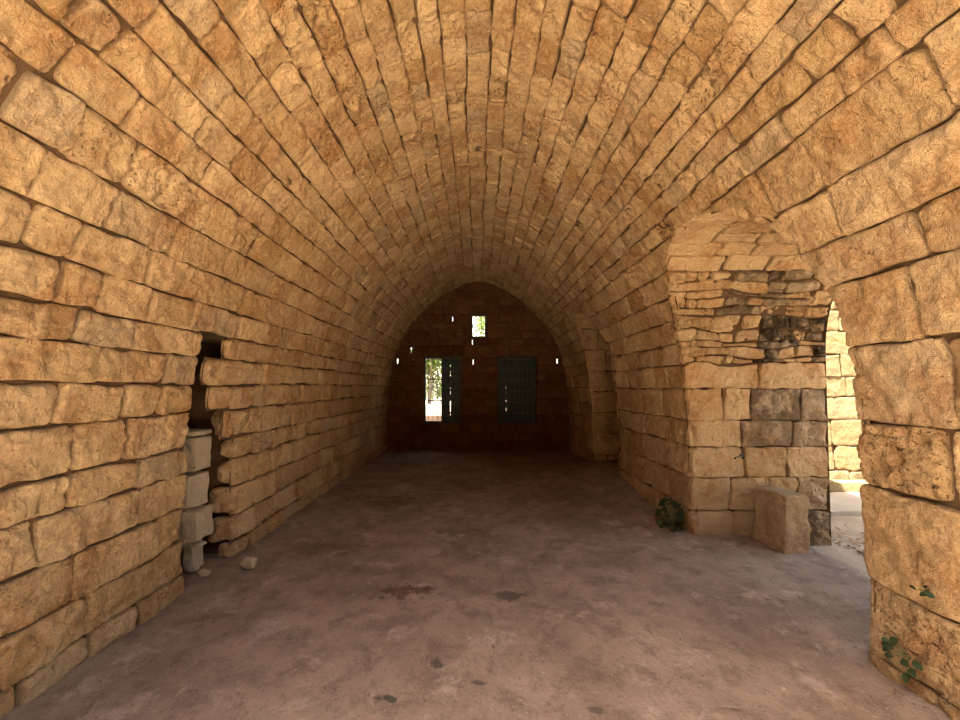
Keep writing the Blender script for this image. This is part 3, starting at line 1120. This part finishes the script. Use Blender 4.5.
a, b, c, d = WIN[1]
w2 = window(2, a, b, c, d)
m = MB(); frame(m, a, b, c, d, BACK + 0.10, 0.045); m.build('frame', [M_GREEN], w2, smooth=False)
mid = a + 0.34
shutter(w2, a + .01, 0.753, c + .01, d - .01, BACK + 0.145, [(0.70, c + .30, c + .38), (0.70, c + .50, c + .56), (0.70, c + .75, c + .92)])
shutter(w2, 0.7525, b - .01, c + .01, d - .01, BACK + 0.145, [])
bars(w2, np.arange(a + 0.10, b, 0.105), np.arange(c + .25, d, 0.27), a + .05, b - .05, c + .04, d - .04, BACK + 0.05, 0.009, M_BAR)

a, b, c, d = WIN[2]
w3 = window(3, a, b, c, d)
m = MB(); frame(m, a, b, c, d, BACK + 0.10, 0.055); m.build('frame', [M_WOOD], w3, smooth=False)
bars(w3, (a + .15, a + .27), (), a, b, c + .05, d - .05, BACK + 0.2, 0.008)


# ------------------------------------------------------------------ garden behind the back wall
mb = MB()
rough_block(mb, (-1.5, 12.6, 0.28), (6, 0.35, 0.80), 0.12, 31, 0.03, 0.015)
tag(mb.build('garden_wall', [M_ADOBE], origin=(-1.5, 12.6, -.1)), 'low brown garden wall outside the open back window', 'garden wall')
mb = MB()
rough_block(mb, (-2, 16.2, 0.38), (12, 0.3, 0.95), 0.2, 32, 0.02, 0.008)
tag(mb.build('boundary_wall', [M_PLASTER], origin=(-2, 16.2, -.1)), 'low white boundary wall behind the brown garden wall', 'boundary wall')


def tree(x, y, h, rad, n, label, seed, lean=0.0):
    r = np.random.default_rng(seed)
    root = thing('tree', (x, y, -0.1), label, 'tree', 'trees behind the back wall')
    tk, cr = MB(), MB()
    base = np.array([(0, 0, 0), (lean * .3, 0, h * .25), (lean * .7, 0.05, h * .5), (lean, 0, h * .8)])
    tk.tube(base, [0.13, 0.10, 0.085, 0.04], 10)
    for k in range(6):
        a = r.uniform(0, 6.28); s = base[2] * (1 - k / 10) + base[3] * (k / 10)
        e = s + np.array([math.cos(a) * rad * .7, math.sin(a) * rad * .7, r.uniform(.3, .9)])
        tk.tube([s, (s + e) / 2 + (0, 0, .1), e], [0.05, 0.03, 0.015], 6)
    cc = np.array([lean, 0, h * .72])
    cl = r.normal(0, 1, (26, 3)); cl /= np.linalg.norm(cl, axis=1)[:, None]; cl *= r.uniform(.2, 1, (26, 1)) * rad
    cl[:, 2] *= 0.9
    for k in range(n):
        p = cc + cl[k % 26] + r.normal(0, rad * .2, 3)
        dd = r.normal(0, 1, 3) + (0, 0, -.4)
        leaf(cr, p, dd, r.normal(0, .5, 3) + (0, 0, 1), r.uniform(.12, .22), r.uniform(.06, .1), r.random(), .2, 3)
    tk.build('trunk', [M_BARK], root); cr.build('crown', [M_TREE], root)


tree(-2.2, 17.6, 4.2, 1.7, 2600, 'leafy sunlit tree seen through the open left-hand back window', 71, .2)
tree(1.3, 23.0, 7.5, 2.2, 2400, 'tall tree seen through the small upper back window', 72, -.2)
tree(-6.6, 21.0, 5.0, 2.0, 2000, 'bushy tree farther back beyond the white boundary wall', 73, .3)
